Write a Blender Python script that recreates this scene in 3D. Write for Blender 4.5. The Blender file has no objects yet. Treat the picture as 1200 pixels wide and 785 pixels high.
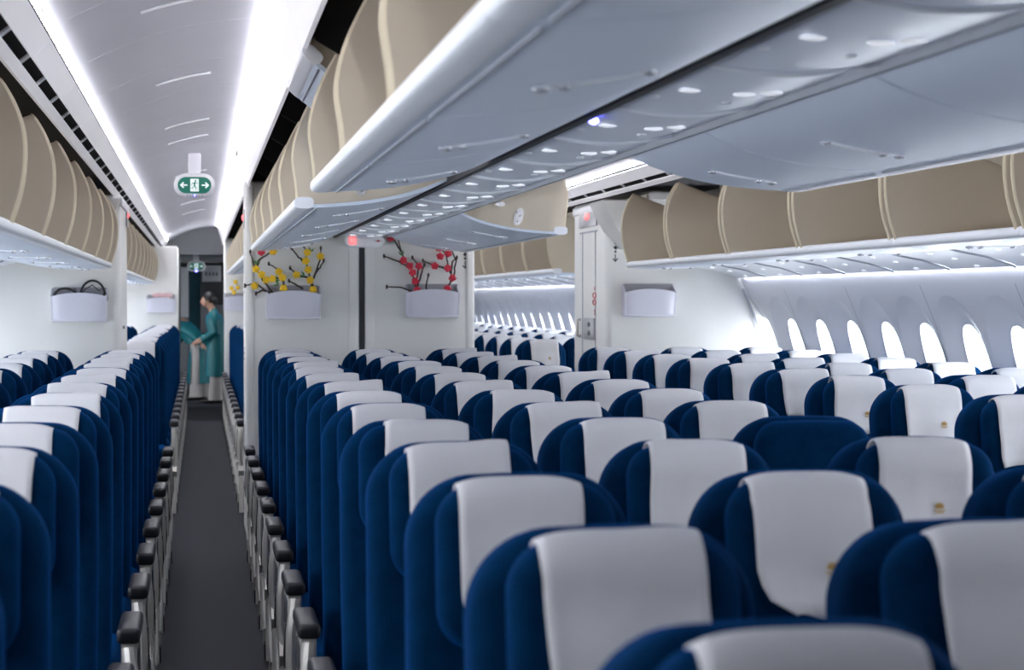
import bpy, bmesh, math, random
from mathutils import Vector, Matrix
random.seed(7)
S = bpy.context.scene
COL = S.collection
PI = math.pi
F = 2310.0                      # focal length in px of the 1200 px wide frame
EYE = 1.52
CX = 1.04                       # cabin centre line (camera stands in the left aisle at x = 0)
YD = 13.0                       # first dividing wall
YE = 25.0                       # second dividing wall
YAW = math.atan(365 / F)
def MX(x): return 2 * CX - x

# ---------------------------------------------------------------- materials
def mat(name, col, rough=.5, metal=0, emit=None, es=0, noise=0, nscale=8, bump=0, bscale=200, spec=.5, sheen=0, coat=0):
    m = bpy.data.materials.new(name); m.use_nodes = True
    nt = m.node_tree; b = nt.nodes['Principled BSDF']
    b.inputs['Base Color'].default_value = (*col, 1)
    b.inputs['Roughness'].default_value = rough
    b.inputs['Metallic'].default_value = metal
    b.inputs['Specular IOR Level'].default_value = spec
    b.inputs['Sheen Weight'].default_value = sheen
    b.inputs['Sheen Tint'].default_value = (.0, .20, .9, 1) if sheen else (1, 1, 1, 1)
    b.inputs['Coat Weight'].default_value = coat
    if emit:
        b.inputs['Emission Color'].default_value = (*emit, 1); b.inputs['Emission Strength'].default_value = es
    if noise or bump:
        tc = nt.nodes.new('ShaderNodeTexCoord')
    if noise:
        n = nt.nodes.new('ShaderNodeTexNoise'); n.inputs['Scale'].default_value = nscale; n.inputs['Detail'].default_value = 4
        nt.links.new(tc.outputs['Object'], n.inputs['Vector'])
        r = nt.nodes.new('ShaderNodeValToRGB')
        r.color_ramp.elements[0].position = .3; r.color_ramp.elements[1].position = .7
        r.color_ramp.elements[0].color = (*[c * (1 - noise) for c in col], 1)
        r.color_ramp.elements[1].color = (*[min(1, c * (1 + noise)) for c in col], 1)
        nt.links.new(n.outputs['Fac'], r.inputs['Fac']); nt.links.new(r.outputs['Color'], b.inputs['Base Color'])
    if bump:
        n2 = nt.nodes.new('ShaderNodeTexNoise'); n2.inputs['Scale'].default_value = bscale; n2.inputs['Detail'].default_value = 2
        nt.links.new(tc.outputs['Object'], n2.inputs['Vector'])
        bp = nt.nodes.new('ShaderNodeBump'); bp.inputs['Strength'].default_value = bump; bp.inputs['Distance'].default_value = .002
        nt.links.new(n2.outputs['Fac'], bp.inputs['Height']); nt.links.new(bp.outputs['Normal'], b.inputs['Normal'])
    return m

M = {}
M['ceil'] = mat('ceiling_plastic', (.74, .74, .80), .45, noise=.02, nscale=2)
M['white'] = mat('white_plastic', (.80, .81, .84), .4, noise=.015, nscale=3)
M['wall'] = mat('divider_laminate', (.72, .72, .70), .5, noise=.015, nscale=4)
M['side'] = mat('sidewall_plastic', (.60, .615, .68), .5, noise=.015, nscale=3)
M['bin'] = mat('bin_shell', (.70, .78, .90), .36, noise=.02, nscale=2)
M['rim'] = mat('bin_rim', (.84, .87, .92), .35, noise=.015, nscale=4)
M['beige'] = mat('bin_interior', (.60, .525, .415), .6, noise=.03, nscale=3)
M['cream'] = mat('bin_edge', (.66, .58, .42), .5, noise=.02)
M['psu'] = mat('service_panel', (.74, .80, .90), .3, noise=.004, nscale=2)
M['psuw'] = mat('window_service_panel', (.78, .81, .86), .35, noise=.02, nscale=2)
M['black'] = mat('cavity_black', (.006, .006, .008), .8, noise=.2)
M['seam'] = mat('dark_gap', (.02, .022, .028), .6, noise=.1)
M['greyseam'] = mat('grey_gap', (.30, .32, .36), .6, noise=.05)
M['navy'] = mat('navy_fabric', (.0001, .0150, .046), .9, noise=.18, nscale=26, bump=.5, bscale=420, spec=.03, sheen=.22)
M['cloth'] = mat('white_cloth', (.64, .64, .66), .9, noise=.03, nscale=12, bump=.35, bscale=350, spec=.1)
M['gold'] = mat('gold_print', (.42, .26, .07), .6, noise=.05)
M['greyprint'] = mat('grey_print', (.45, .46, .52), .7, noise=.05)
M['pad'] = mat('armrest_black', (.009, .009, .013), .42, noise=.1, bump=.1, spec=.3)
M['valance'] = mat('glow_valance', (.86, .86, .90), .4, emit=(.95, .94, 1), es=.22, noise=.01)  # slight emission stands in for light shining through the panels
M['silver'] = mat('seat_frame_metal', (.50, .48, .45), .38, metal=.55, noise=.08, nscale=9)
M['dmetal'] = mat('dark_metal', (.05, .05, .06), .5, metal=.5, noise=.1)
M['carpet'] = mat('aisle_carpet', (.012, .0135, .021), .75, noise=.28, nscale=40, bump=.6, bscale=300, spec=.25)
M['pot'] = mat('pocket_plastic', (.60, .60, .68), .45, noise=.015)
M['potin'] = mat('pocket_inside', (.34, .34, .37), .55, noise=.02)
M['bark'] = mat('bark', (.030, .018, .012), .8, noise=.3, nscale=60)
M['yellow'] = mat('yellow_petal', (.80, .50, .01), .6, noise=.08, nscale=40)
M['red'] = mat('red_petal', (.62, .025, .06), .6, noise=.08, nscale=40)
M['leaf'] = mat('leaf_green', (.03, .14, .03), .6, noise=.15, nscale=40)
M['green'] = mat('sign_green', (.0, .12, .085), .4, emit=(.0, .30, .20), es=.12, noise=.03)
M['signwhite'] = mat('sign_white', (.85, .9, .88), .4, emit=(.8, 1, .95), es=.35, noise=.01)
M['redlit'] = mat('red_lit', (.9, .1, .1), .4, emit=(1, .12, .12), es=2.2, noise=.02)
M['redglow'] = mat('red_glow', (.9, .2, .2), .4, emit=(1, .10, .10), es=1.6, noise=.02)
M['bluelit'] = mat('blue_lit', (.2, .2, 1), .4, emit=(.16, .16, 1), es=9, noise=.02)
M['redmark'] = mat('red_mark', (.5, .05, .06), .5, noise=.05)
M['ink'] = mat('ink', (.05, .06, .07), .5, noise=.05)
M['lens'] = mat('lens_white', (.88, .88, .92), .2, emit=(.9, .94, 1), es=.42, noise=.01)  # slight emission stands in for the glints on the lamp lenses
M['chrome'] = mat('latch_chrome', (.85, .85, .88), .22, metal=.7, noise=.03)
M['cove'] = mat('cove_lamp', (1, 1, 1), .5, emit=(.95, .94, 1.0), es=46, noise=.01)
M['wash'] = mat('wash_lamp', (1, 1, 1), .5, emit=(.93, .95, 1.0), es=26, noise=.01)
M['teal'] = mat('teal_silk', (.0, .135, .15), .55, noise=.1, nscale=14, sheen=.2)
M['trouser'] = mat('white_silk', (.40, .37, .36), .7, noise=.04)
M['skin'] = mat('skin', (.50, .28, .20), .55, noise=.05)
M['hair'] = mat('black_hair', (.008, .007, .008), .5, noise=.2)
M['shoe'] = mat('shoe_leather', (.02, .017, .017), .4, noise=.1)
M['curtain'] = mat('galley_curtain', (.02, .075, .10), .85, noise=.12, nscale=6)
M['galley'] = mat('galley_dark', (.035, .036, .042), .45, noise=.1, nscale=3)
M['galleygrey'] = mat('galley_grey', (.20, .21, .23), .45, noise=.05, nscale=3)
M['paper'] = mat('paper', (.62, .63, .66), .8, noise=.03)
M['rubber'] = mat('headset_black', (.012, .012, .014), .4, noise=.15)
M['plate'] = mat('grey_plate', (.40, .40, .42), .4, metal=.3, noise=.04)
M['pink'] = mat('pink_cloth', (.62, .42, .43), .8, noise=.2, nscale=30)

def glass_mat():
    m = bpy.data.materials.new('window_glass'); m.use_nodes = True
    nt = m.node_tree; nt.nodes.clear()
    o = nt.nodes.new('ShaderNodeOutputMaterial'); mx = nt.nodes.new('ShaderNodeMixShader')
    t = nt.nodes.new('ShaderNodeBsdfTransparent'); t.inputs[0].default_value = (.95, .97, 1, 1)
    g = nt.nodes.new('ShaderNodeBsdfGlossy'); g.inputs['Roughness'].default_value = .05
    mx.inputs[0].default_value = .03
    nt.links.new(t.outputs[0], mx.inputs[1]); nt.links.new(g.outputs[0], mx.inputs[2])
    nt.links.new(mx.outputs[0], o.inputs[0])
    return m
M['glass'] = glass_mat()

# ---------------------------------------------------------------- mesh helpers
class MB:
    def __init__(s): s.v = []; s.f = []; s.mi = []; s.m = 0
    def add(s, vs, fs):
        o = len(s.v); s.v += [tuple(p) for p in vs]
        for f in fs: s.f.append(tuple(i + o for i in f)); s.mi.append(s.m)
        return s
    def box(s, x0, x1, y0, y1, z0, z1, r=0, seg=2):
        if r <= 0:
            vs = [(x, y, z) for x in (x0, x1) for y in (y0, y1) for z in (z0, z1)]
            return s.add(vs, [(0, 1, 3, 2), (4, 6, 7, 5), (0, 4, 5, 1), (2, 3, 7, 6), (0, 2, 6, 4), (1, 5, 7, 3)])
        bm = bmesh.new(); bmesh.ops.create_cube(bm, size=1)
        for v in bm.verts: v.co = Vector(((x0 + x1) / 2 + v.co.x * (x1 - x0), (y0 + y1) / 2 + v.co.y * (y1 - y0), (z0 + z1) / 2 + v.co.z * (z1 - z0)))
        bmesh.ops.bevel(bm, geom=bm.edges[:], offset=r, segments=seg, affect='EDGES', profile=.5)
        bm.verts.index_update()
        s.add([v.co[:] for v in bm.verts], [tuple(v.index for v in f.verts) for f in bm.faces]); bm.free(); return s
    def loft(s, rings, caps=True, closed=True):
        n = len(rings[0]); vs = [p for r in rings for p in r]; fs = []
        for i in range(len(rings) - 1):
            for j in range(n if closed else n - 1):
                k = (j + 1) % n
                fs.append((i * n + j, i * n + k, (i + 1) * n + k, (i + 1) * n + j))
        if caps and closed:
            fs.append(tuple(range(n))[::-1]); fs.append(tuple(range((len(rings) - 1) * n, len(rings) * n)))
        return s.add(vs, fs)
    def tube(s, path, r, n=8, caps=True):
        path = [Vector(p) for p in path]; rings = []
        rs = r if isinstance(r, (list, tuple)) else [r] * len(path)
        up = None
        for i, p in enumerate(path):
            t = (path[min(i + 1, len(path) - 1)] - path[max(i - 1, 0)]).normalized()
            if up is None: up = Vector((0, 0, 1)) if abs(t.z) < .9 else Vector((1, 0, 0))
            a = t.cross(up).normalized(); b = a.cross(t).normalized(); up = b
            rings.append([tuple(p + (a * math.cos(2 * PI * k / n) + b * math.sin(2 * PI * k / n)) * rs[i]) for k in range(n)])
        return s.loft(rings, caps)
    def ball(s, c, r, n=10, m=7):
        rx, ry, rz = r if isinstance(r, (list, tuple)) else (r, r, r)
        rings = []
        for i in range(m + 1):
            a = -PI / 2 + PI * i / m; a = max(-PI / 2 + .02, min(PI / 2 - .02, a))
            rings.append([(c[0] + rx * math.cos(a) * math.cos(2 * PI * k / n), c[1] + ry * math.cos(a) * math.sin(2 * PI * k / n), c[2] + rz * math.sin(a)) for k in range(n)])
        return s.loft(rings)
    def prism(s, pts, axis, a0, a1):
        """closed 2-D polygon extruded along an axis. axis 'y': pts (x,z); 'x': pts (y,z); 'z': pts (x,y)"""
        def P(p, a): return (p[0], a, p[1]) if axis == 'y' else ((a, p[0], p[1]) if axis == 'x' else (p[0], p[1], a))
        return s.loft([[P(p, a0) for p in pts], [P(p, a1) for p in pts]])
    def slab(s, pts, y0, y1, t, ny=1):
        """open (x,z) profile with thickness t to its left, extruded along y"""
        n = len(pts); out = []
        for i, p in enumerate(pts):
            q0 = pts[max(i - 1, 0)]; q1 = pts[min(i + 1, n - 1)]
            dx, dz = q1[0] - q0[0], q1[1] - q0[1]; L = math.hypot(dx, dz) or 1
            out.append((p[0] - dz / L * t, p[1] + dx / L * t))
        poly = list(pts) + out[::-1]
        return s.loft([[(p[0], y0 + (y1 - y0) * k / ny, p[1]) for p in poly] for k in range(ny + 1)])
    def build(s, name, mats, parent=None, ang=35, loc=None, mesh=None):
        me = bpy.data.meshes.new(name); me.from_pydata(s.v, [], s.f)
        if not isinstance(mats, (list, tuple)): mats = [mats]
        for m in mats: me.materials.append(m)
        for p, i in zip(me.polygons, s.mi): p.material_index = i
        bm = bmesh.new(); bm.from_mesh(me); bmesh.ops.recalc_face_normals(bm, faces=bm.faces); bm.to_mesh(me); bm.free()
        for p in me.polygons: p.use_smooth = True
        me.set_sharp_from_angle(angle=math.radians(ang))
        o = bpy.data.objects.new(name, me); COL.objects.link(o)
        if parent: o.parent = parent
        if loc: o.location = loc
        return o

def tag(o, label=None, cat=None, group=None, kind=None):
    if label: o['label'] = label
    if cat: o['category'] = cat
    if group: o['group'] = group
    if kind: o['kind'] = kind
    return o
def thing(name, label, cat, loc=(0, 0, 0), rotz=0, group=None):
    o = bpy.data.objects.new(name, None); COL.objects.link(o); o.empty_display_size = .05
    o.location = loc; o.rotation_euler = (0, 0, rotz); return tag(o, label, cat, group)
def struct(o): o['kind'] = 'structure'; return o
def dup(root, loc, label=None, skip=()):
    r = root.copy(); COL.objects.link(r); r.location = loc
    if label: r['label'] = label
    for ch in root.children:
        if ch.name.split('.')[0] in skip: continue
        c = ch.copy(); COL.objects.link(c); c.parent = r
        for g in ch.children:
            d = g.copy(); COL.objects.link(d); d.parent = c
    return r
ORD = ['first', 'second', 'third', 'fourth', 'fifth', 'sixth', 'seventh', 'eighth', 'ninth', 'tenth', 'eleventh', 'twelfth', 'thirteenth', 'fourteenth', 'fifteenth', 'sixteenth',
       'seventeenth', 'eighteenth', 'nineteenth', 'twentieth', 'twenty-first', 'twenty-second', 'twenty-third', 'twenty-fourth', 'twenty-fifth']

# ---------------------------------------------------------------- camera
cam = bpy.data.objects.new('camera', bpy.data.cameras.new('camera')); COL.objects.link(cam); S.camera = cam
cam.data.sensor_width = 36; cam.data.lens = F * 36 / 1200; cam.data.clip_start = .05; cam.data.clip_end = 200
cam.location = (0, 0, EYE)
cam.rotation_euler = (PI / 2 - math.atan(40.5 / F), 0, -YAW)
cam.data.dof.use_dof = True; cam.data.dof.focus_distance = 8.0; cam.data.dof.aperture_fstop = 5.6

def project(x, y, z, cx=0):
    x -= cx
    p = math.atan(40.5 / F)
    xc = x * math.cos(YAW) - y * math.sin(YAW); zc = x * math.sin(YAW) + y * math.cos(YAW); yc = z - EYE
    zz = zc * math.cos(p) - yc * math.sin(p); yy = yc * math.cos(p) + zc * math.sin(p)
    if zz < .1: return None
    return 600 + F * xc / zz, 392.5 - F * yy / zz
def world_at(px, py, y):
    """point at depth y seen at the pixel"""
    p = math.atan(40.5 / F)
    u = (px - 600) / F; v = (392.5 - py) / F
    fz = math.cos(p) + v * math.sin(p); fy = v * math.cos(p) - math.sin(p)
    X = u * math.cos(YAW) + fz * math.sin(YAW); Y = -u * math.sin(YAW) + fz * math.cos(YAW)
    k = y / Y
    return Vector((X * k, y, EYE + fy * k))
def world_at_x(px, py, x):
    a = world_at(px, py, 1.0); return Vector((x, x / a.x, EYE + (a.z - EYE) * x / a.x))

# ================================================================ STRUCTURE
Y0, Y1 = -1.5, 33.0
fl = MB().box(-1.95, 4.03, Y0, Y1, -.05, 0).build('floor', M['carpet']); struct(fl)

# --- vaults over the two aisles
def vault_pts(n=14):
    a = (-.43, 2.325); b = (.215, 2.515); pts = []
    for i in range(n + 1):
        t = i / n
        pts.append((a[0] + (b[0] - a[0]) * t, a[1] + (b[1] - a[1]) * t + .045 * math.sin(PI * t)))
    return pts
YC = 27.0
def seg_list(a, b, step):
    r = []; y = a
    while y < b - .01: r.append((y, min(b, y + step))); y += step
    return r
ceil = MB()
for side in (0, 1):
    vp = vault_pts(); vp = [(MX(x), z) for x, z in vp][::-1] if side else vp
    for (a, b) in seg_list(Y0, YC, 1.065): ceil.slab(vp, a + .003, b - .003, .012)
    ceil.m = 1
    up = [(x, z + .02) for x, z in vp]; ceil.slab(up, Y0, YC, .006); ceil.m = 0
struct(ceil.build('ceiling', [M['ceil'], M['seam']]))
# arched slots in the ceiling panels
sl = MB()
for side in (0, 1):
    for y in (4.3, 6.4, 8.55, 10.7, 11.75, 14.9, 17.0, 19.2, 21.3):
        path = []
        for i in range(9):
            t = .38 + .36 * i / 8
            x = -.43 + .645 * t; z = 2.325 + .19 * t + .045 * math.sin(PI * t) - .004
            path.append((MX(x) if side else x, y, z))
        sl.tube(path, .006, 6)
struct(sl.build('trim_1', M['white']))
# valances: outboard (below the cove) and inboard
OUT = [(-.445, 2.30), (-.475, 2.27), (-.498, 2.245)]
LIPO = [(-.523, 2.222), (-.548, 2.205), (-.556, 2.212)]
INB = [(.232, 2.495), (.262, 2.40), (.287, 2.31), (.300, 2.265), (.312, 2.262), (.318, 2.275)]
def prof(pts, side): return [(MX(x), z) for x, z in pts][::-1] if side else pts
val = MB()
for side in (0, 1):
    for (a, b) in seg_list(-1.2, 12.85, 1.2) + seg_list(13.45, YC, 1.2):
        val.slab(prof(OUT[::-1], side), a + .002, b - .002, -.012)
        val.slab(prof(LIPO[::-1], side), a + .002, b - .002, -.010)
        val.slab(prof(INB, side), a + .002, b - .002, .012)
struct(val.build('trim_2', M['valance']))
# rails between the dashes of the air slots
gr = MB()
for side in (0, 1):
    y = -1.2
    while y < YC:
        gr.prism(prof([(-.495, 2.250), (-.527, 2.224), (-.529, 2.230), (-.497, 2.256)], side), 'y', y, y + .05); y += .60
struct(gr.build('trim_3', M['white']))
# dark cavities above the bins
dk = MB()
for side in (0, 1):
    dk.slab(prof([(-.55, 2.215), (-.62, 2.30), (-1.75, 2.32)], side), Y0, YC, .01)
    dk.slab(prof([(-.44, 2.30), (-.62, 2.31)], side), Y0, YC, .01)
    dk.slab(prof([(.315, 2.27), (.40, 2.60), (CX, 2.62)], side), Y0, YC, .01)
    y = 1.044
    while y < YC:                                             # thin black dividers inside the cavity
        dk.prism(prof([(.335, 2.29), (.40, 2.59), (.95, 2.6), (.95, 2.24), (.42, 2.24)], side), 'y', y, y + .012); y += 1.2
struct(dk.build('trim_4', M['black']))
# outer hull that closes the cabin
hull = MB()
hull.box(-2.0, 4.08, Y0, Y1, 2.68, 2.74)
struct(hull.build('trim_5', M['black']))
struct(MB().box(-2.0, 4.08, Y0 - .05, Y0, 0, 2.7).build('wall_front', M['galleygrey']))

# cove lamps
for side in (0, 1):
    nm = 'left' if side == 0 else 'right'
    for (pr, w) in (([(-.435, 2.310), (-.432, 2.320)], 'outboard'), ([(.219, 2.511), (.226, 2.503)], 'inboard')):
        for (a, b, wh) in ((1.5, 13.2, 'front'), (13.2, YC - .4, 'rear')):
            o = MB().slab(prof(pr, side), a, b, .006).build('cove_lamp', M['cove'])
            tag(o, f'long white cove lamp on the {w} edge of the {nm} aisle ceiling, {wh} cabin', 'lamp', 'cove lamps along the aisle ceilings')

# --- side walls with the big window scoops (right), plain on the left
WP = [(3.80, 0.0), (3.88, .45), (3.885, .80), (3.84, 1.10), (3.765, 1.35), (3.66, 1.60), (3.60, 1.72), (3.60, 1.80)]
def wx(z):
    for (x0, z0), (x1, z1) in zip(WP, WP[1:]):
        if z <= z1: return x0 + (x1 - x0) * (z - z0) / (z1 - z0)
    return WP[-1][0]
def smooth_wx(z):
    return (wx(z - .06) + wx(z) + wx(z + .06)) / 3 if .1 < z < 1.7 else wx(z)
ZL, ZH = .78, 1.60
PW = .60
WY = [1.6 + PW * i for i in range(48)]
NP = 40
def rect_pt(a, y0, y1, z0, z1):
    c, s_ = math.cos(a), math.sin(a); hx, hz = (y1 - y0) / 2, (z1 - z0) / 2
    k = min(hx / abs(c) if abs(c) > 1e-6 else 9, hz / abs(s_) if abs(s_) > 1e-6 else 9)
    return ((y0 + y1) / 2 + c * k, (z0 + z1) / 2 + s_ * k)
def sup(a, cy, cz, ry, rz, e=2.6):
    c, s_ = math.cos(a), math.sin(a)
    k = (abs(c) ** e + abs(s_) ** e) ** (-1 / e)
    return (cy + ry * c * k, cz + rz * s_ * k)
AN = sorted([2 * PI * k / NP for k in range(NP)] + [])
# make sure the rectangle's own corners are sampled
AC = [math.atan2((ZH - ZL), PW), PI - math.atan2((ZH - ZL), PW), PI + math.atan2((ZH - ZL), PW), 2 * PI - math.atan2((ZH - ZL), PW)]
AN = sorted(AN + AC)
def scoop_outer(a, cy): return sup(a, cy, 1.22, .275, .325, 2.3)
wr = MB(); wl = MB()
for cy, flip in [(c, f) for f in (0, 1) for c in WY]:
    mb_ = wl if flip else wr; FX = MX if flip else (lambda x: x)
    y0, y1 = cy - PW / 2, cy + PW / 2
    r0 = [(lambda q: (FX(smooth_wx(q[1])), q[0], q[1]))(rect_pt(a, y0, y1, ZL, ZH)) for a in AN]
    mid = []
    for a in AN:
        p = rect_pt(a, y0, y1, ZL, ZH); q = scoop_outer(a, cy); m_ = (p[0] * .5 + q[0] * .5, p[1] * .5 + q[1] * .5)
        mid.append((FX(smooth_wx(m_[1])), m_[0], m_[1]))
    r1 = [(lambda q: (FX(smooth_wx(q[1])), q[0], q[1]))(scoop_outer(a, cy)) for a in AN]
    mb_.loft([r0, mid, r1], caps=False)
ya, yb = WY[0] - PW / 2, WY[-1] + PW / 2
def strip(mb, zs, y0, y1, f=lambda x: x):
    mb.loft([[(f(smooth_wx(z)), y, z) for z in zs] for y in (y0, y1)], caps=False, closed=False)
zs_low = [0, .2, .45, .62, ZL]; zs_hi = [ZH, 1.66, 1.72, 1.8]
mids = [ZL + (ZH - ZL) * i / 8 for i in range(9)]
for mb_, FX in ((wr, lambda x: x), (wl, MX)):
    strip(mb_, zs_low, Y0, Y1, FX); strip(mb_, zs_hi, Y0, Y1, FX)
    strip(mb_, mids, Y0, ya, FX); strip(mb_, mids, yb, Y1, FX)
    mb_.add([(FX(3.60), Y0, 1.80), (FX(3.60), Y1, 1.80), (FX(3.60), Y1, 2.7), (FX(3.60), Y0, 2.7)], [(0, 1, 2, 3)])
struct(wr.build('wall_right', M['side'], ang=50)); struct(wl.build('wall_left', M['side'], ang=50))
# vertical panel seams on the right wall
se = MB()
for i in range(0, 48, 2):
    y = WY[i] - PW / 2
    se.loft([[(smooth_wx(z) - .0015, y + d, z) for z in [.5 + .1 * k for k in range(12)]] for d in (-.004, .004)], caps=False, closed=False)
struct(se.build('trim_6', M['greyseam']))
# windows: scoop reveal + gasket + glass
wcount = 0
for cy, flip in [(c, f) for f in (0, 1) for c in WY]:
    def at(q, off): x_ = smooth_wx(q[1]) + off; return (MX(x_) if flip else x_, q[0], q[1])
    r1 = [at(scoop_outer(a, cy), 0) for a in AN]
    r2 = [at(sup(a, cy, 1.215, .255, .300, 2.3), .008) for a in AN]
    r3 = [at(sup(a, cy, 1.19, .170, .250, 2.4), .044) for a in AN]
    r4 = [at(sup(a, cy, 1.175, .150, .232, 2.5), .052) for a in AN]
    r5 = [at(sup(a, cy, 1.175, .140, .224, 2.5), .052) for a in AN]
    r6 = [at(sup(a, cy, 1.175, .140, .224, 2.5), .062) for a in AN]
    wcount += 1
    w = MB().loft([r1, r2, r3, r4, r5, r6], caps=False).build('window_%d' % wcount, M['side'], ang=60); struct(w)
    g = MB().add(r6, [tuple(range(len(AN)))]).build('window_pane', M['glass'], w)

# wash lamps at the top of both side walls
for side in (0, 1):
    pts = [(3.535, 1.715), (3.595, 1.715)]
    nm = 'right' if side == 0 else 'left'
    for (a, b, wh) in ((-1.2, 12.9, 'front'), (14.2, 24.9 if side else 30.3, 'rear')):
        o = MB().slab(pts if side == 0 else [(MX(x), z) for x, z in pts][::-1], a, b, .006).build('wash_lamp', M['wash'])
        tag(o, f'slim white wash lamp at the top of the {nm} sidewall, {wh} cabin', 'lamp', 'wash lamps above the sidewalls')

# --- fixed panels from the bins' hinges to the sidewalls, and the cabinets' back walls
fx = MB()
for side in (0, 1):
    P = lambda pts: [(MX(x), z) for x, z in pts][::-1] if side else pts
    for (a, b) in ((-1.2, 12.1), (14.15, 29.2)):
        fx.slab(P([(-1.16, 1.775), (-1.16, 2.32)]), a, b, .01)
struct(fx.build('trim_7', M['beige']))

# ---------------------------------------------------------------- dividing walls
dv = MB()
dv.box(.30, 1.79, YD, YD + .30, 0, 2.30, .03, 3)
dvo = dv.build('wall_center', M['wall']); struct(dvo)
# rounded end posts, centre gap and raised vertical mouldings
tr = MB()
tr.box(.285, .345, YD - .025, YD + .33, 0, 2.30, .02, 3)
tr.box(1.745, 1.80, YD - .02, YD + .33, 0, 2.05, .018, 3)
tr.box(1.045, 1.058, YD - .006, YD + .01, 0, 1.90)
tr.box(1.072, 1.135, YD - .012, YD + .01, 0, 1.90, .005)
tr.box(.965, 1.03, YD - .012, YD + .01, 0, 1.90, .005)
struct(tr.build('trim_8', M['wall']))
struct(MB().box(1.034, 1.068, YD - .008, YD + .02, 0, 1.90).build('trim_9', M['seam']))
def closet(x_in, x_out_sign, name):
    m = MB()
    # plan view: rounded near corner
    pts = []
    s_ = x_out_sign; r = .05
    for k in range(6):
        a = PI / 2 * k / 5
        pts.append((x_in + s_ * r - s_ * r * math.cos(a), YD + r - r * math.sin(a)))
    xo = 3.83 if s_ > 0 else -1.75
    pts += [(xo, YD), (xo, YD + 1.1), (x_in, YD + 1.1)]
    m.loft([[(p[0], p[1], z) for p in pts] for z in (0, 2.2)])
    return m.build(name, M['wall'])
struct(closet(-.51, -1, 'wall_divider_left')); struct(closet(2.69, 1, 'wall_divider_right'))
# crown moulding of closets + filler above
cr = MB()
for s_, xi in ((1, 2.69), (-1, -.51)):
    cr.box(min(xi - s_ * .015, xi + s_ * .2), max(xi - s_ * .015, xi + s_ * .2), YD - .03, YD + 1.12, 2.13, 2.19, .012)
struct(cr.build('trim_10', M['white']))
# flared filler wall beside the first bins (quarter funnel)
fw = MB()
for s_ in (0, 1):
    pts = [(-.50, 2.17), (-.545, 2.08), (-.60, 1.98), (-.72, 1.86), (-.72, 2.17)]
    fw.prism([(MX(x), z) for x, z in pts] if s_ else pts, 'y', 12.55 if s_ else 12.9, YD + .02)
struct(fw.build('trim_11', M['wall']))
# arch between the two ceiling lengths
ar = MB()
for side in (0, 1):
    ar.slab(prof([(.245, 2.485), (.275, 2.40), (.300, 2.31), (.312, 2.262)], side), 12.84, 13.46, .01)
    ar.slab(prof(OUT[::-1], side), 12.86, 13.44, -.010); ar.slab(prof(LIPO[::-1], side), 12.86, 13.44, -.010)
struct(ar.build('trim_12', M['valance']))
# black edge trim where the right divider meets the sidewall
et = MB()
et.loft([[(smooth_wx(z) - .03 + dx, YD - .012, z) for z in [.5 + .1 * k for k in range(12)]] for dx in (0, .022)], caps=False, closed=False)
struct(et.build('trim_13', M['greyseam']))

# --- second dividing walls, end galley
d2 = MB()
d2.box(-1.75, -.28, YE, YE + .9, 0, 2.2, .02)
d2.box(.30, 1.79, YE, YE + .9, 0, 2.3, .02)
d2.box(2.40, 3.60, 30.4, 31.2, 0, 2.2, .02)
struct(d2.build('wall_rear', M['wall']))
ga = MB()
ga.box(-1.9, 4.0, 32.5, 32.6, 0, 2.7)
struct(ga.build('wall_galley', M['galley']))
ga = MB()
ga.box(-1.9, 4.0, YC, YC + .06, 2.2, 2.7)
ga.box(-1.9, 4.0, YC, 32.6, 2.14, 2.2)
struct(ga.build('ceiling_galley', M['galleygrey']))
wv = MB(); wv.box(-.62, -.28, YE + .9, 28.6, 0, 2.14, .01); wv.box(.40, 1.7, YE + .9, 28.6, 0, 2.14, .01)
struct(wv.build('wall_galley_side', M['galleygrey']))

# ================================================================ OVERHEAD BINS
CB = [(.862, 1.955), (.78, 1.918), (.68, 1.888), (.57, 1.868), (.46, 1.857), (.37, 1.852), (.335, 1.854)]   # centre bucket underside, hinge to lip
CA = [(.335, 1.86), (.331, 1.92), (.322, 1.98), (.319, 2.02), (.327, 2.075), (.348, 2.14), (.376, 2.20), (.398, 2.24)]      # front edge of the end panel
CI = [(.45, 1.872), (.62, 1.889), (.74, 1.93), (.80, 2.02), (.815, 2.14), (.82, 2.27)]                        # inner liner
OB = [(-1.16, 1.785), (-1.04, 1.752), (-.90, 1.736), (-.76, 1.730), (-.63, 1.733), (-.572, 1.740)]
OA = [(-.565, 1.755), (-.538, 1.84), (-.524, 1.93), (-.526, 2.02), (-.548, 2.10), (-.585, 2.17), (-.60, 2.185)]
OI = [(-.62, 1.748), (-.90, 1.752), (-1.06, 1.80), (-1.12, 1.92), (-1.135, 2.05), (-1.14, 2.2)]
def spline(p, n=4):
    r = []
    for i in range(len(p) - 1):
        a, b, c, d = p[max(i - 1, 0)], p[i], p[i + 1], p[min(i + 2, len(p) - 1)]
        for k in range(n):
            t = k / n
            r.append(tuple(.5 * (2 * b[j] + (c[j] - a[j]) * t + (2 * a[j] - 5 * b[j] + 4 * c[j] - d[j]) * t * t + (3 * b[j] - a[j] - 3 * c[j] + d[j]) * t ** 3) for j in (0, 1)))
    return r + [p[-1]]
CB_, OB_ = CB, OB
CA, OA, CB, OB, CI, OI = [spline(q) for q in (CA, OA, CB, OB, CI, OI)]
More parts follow.
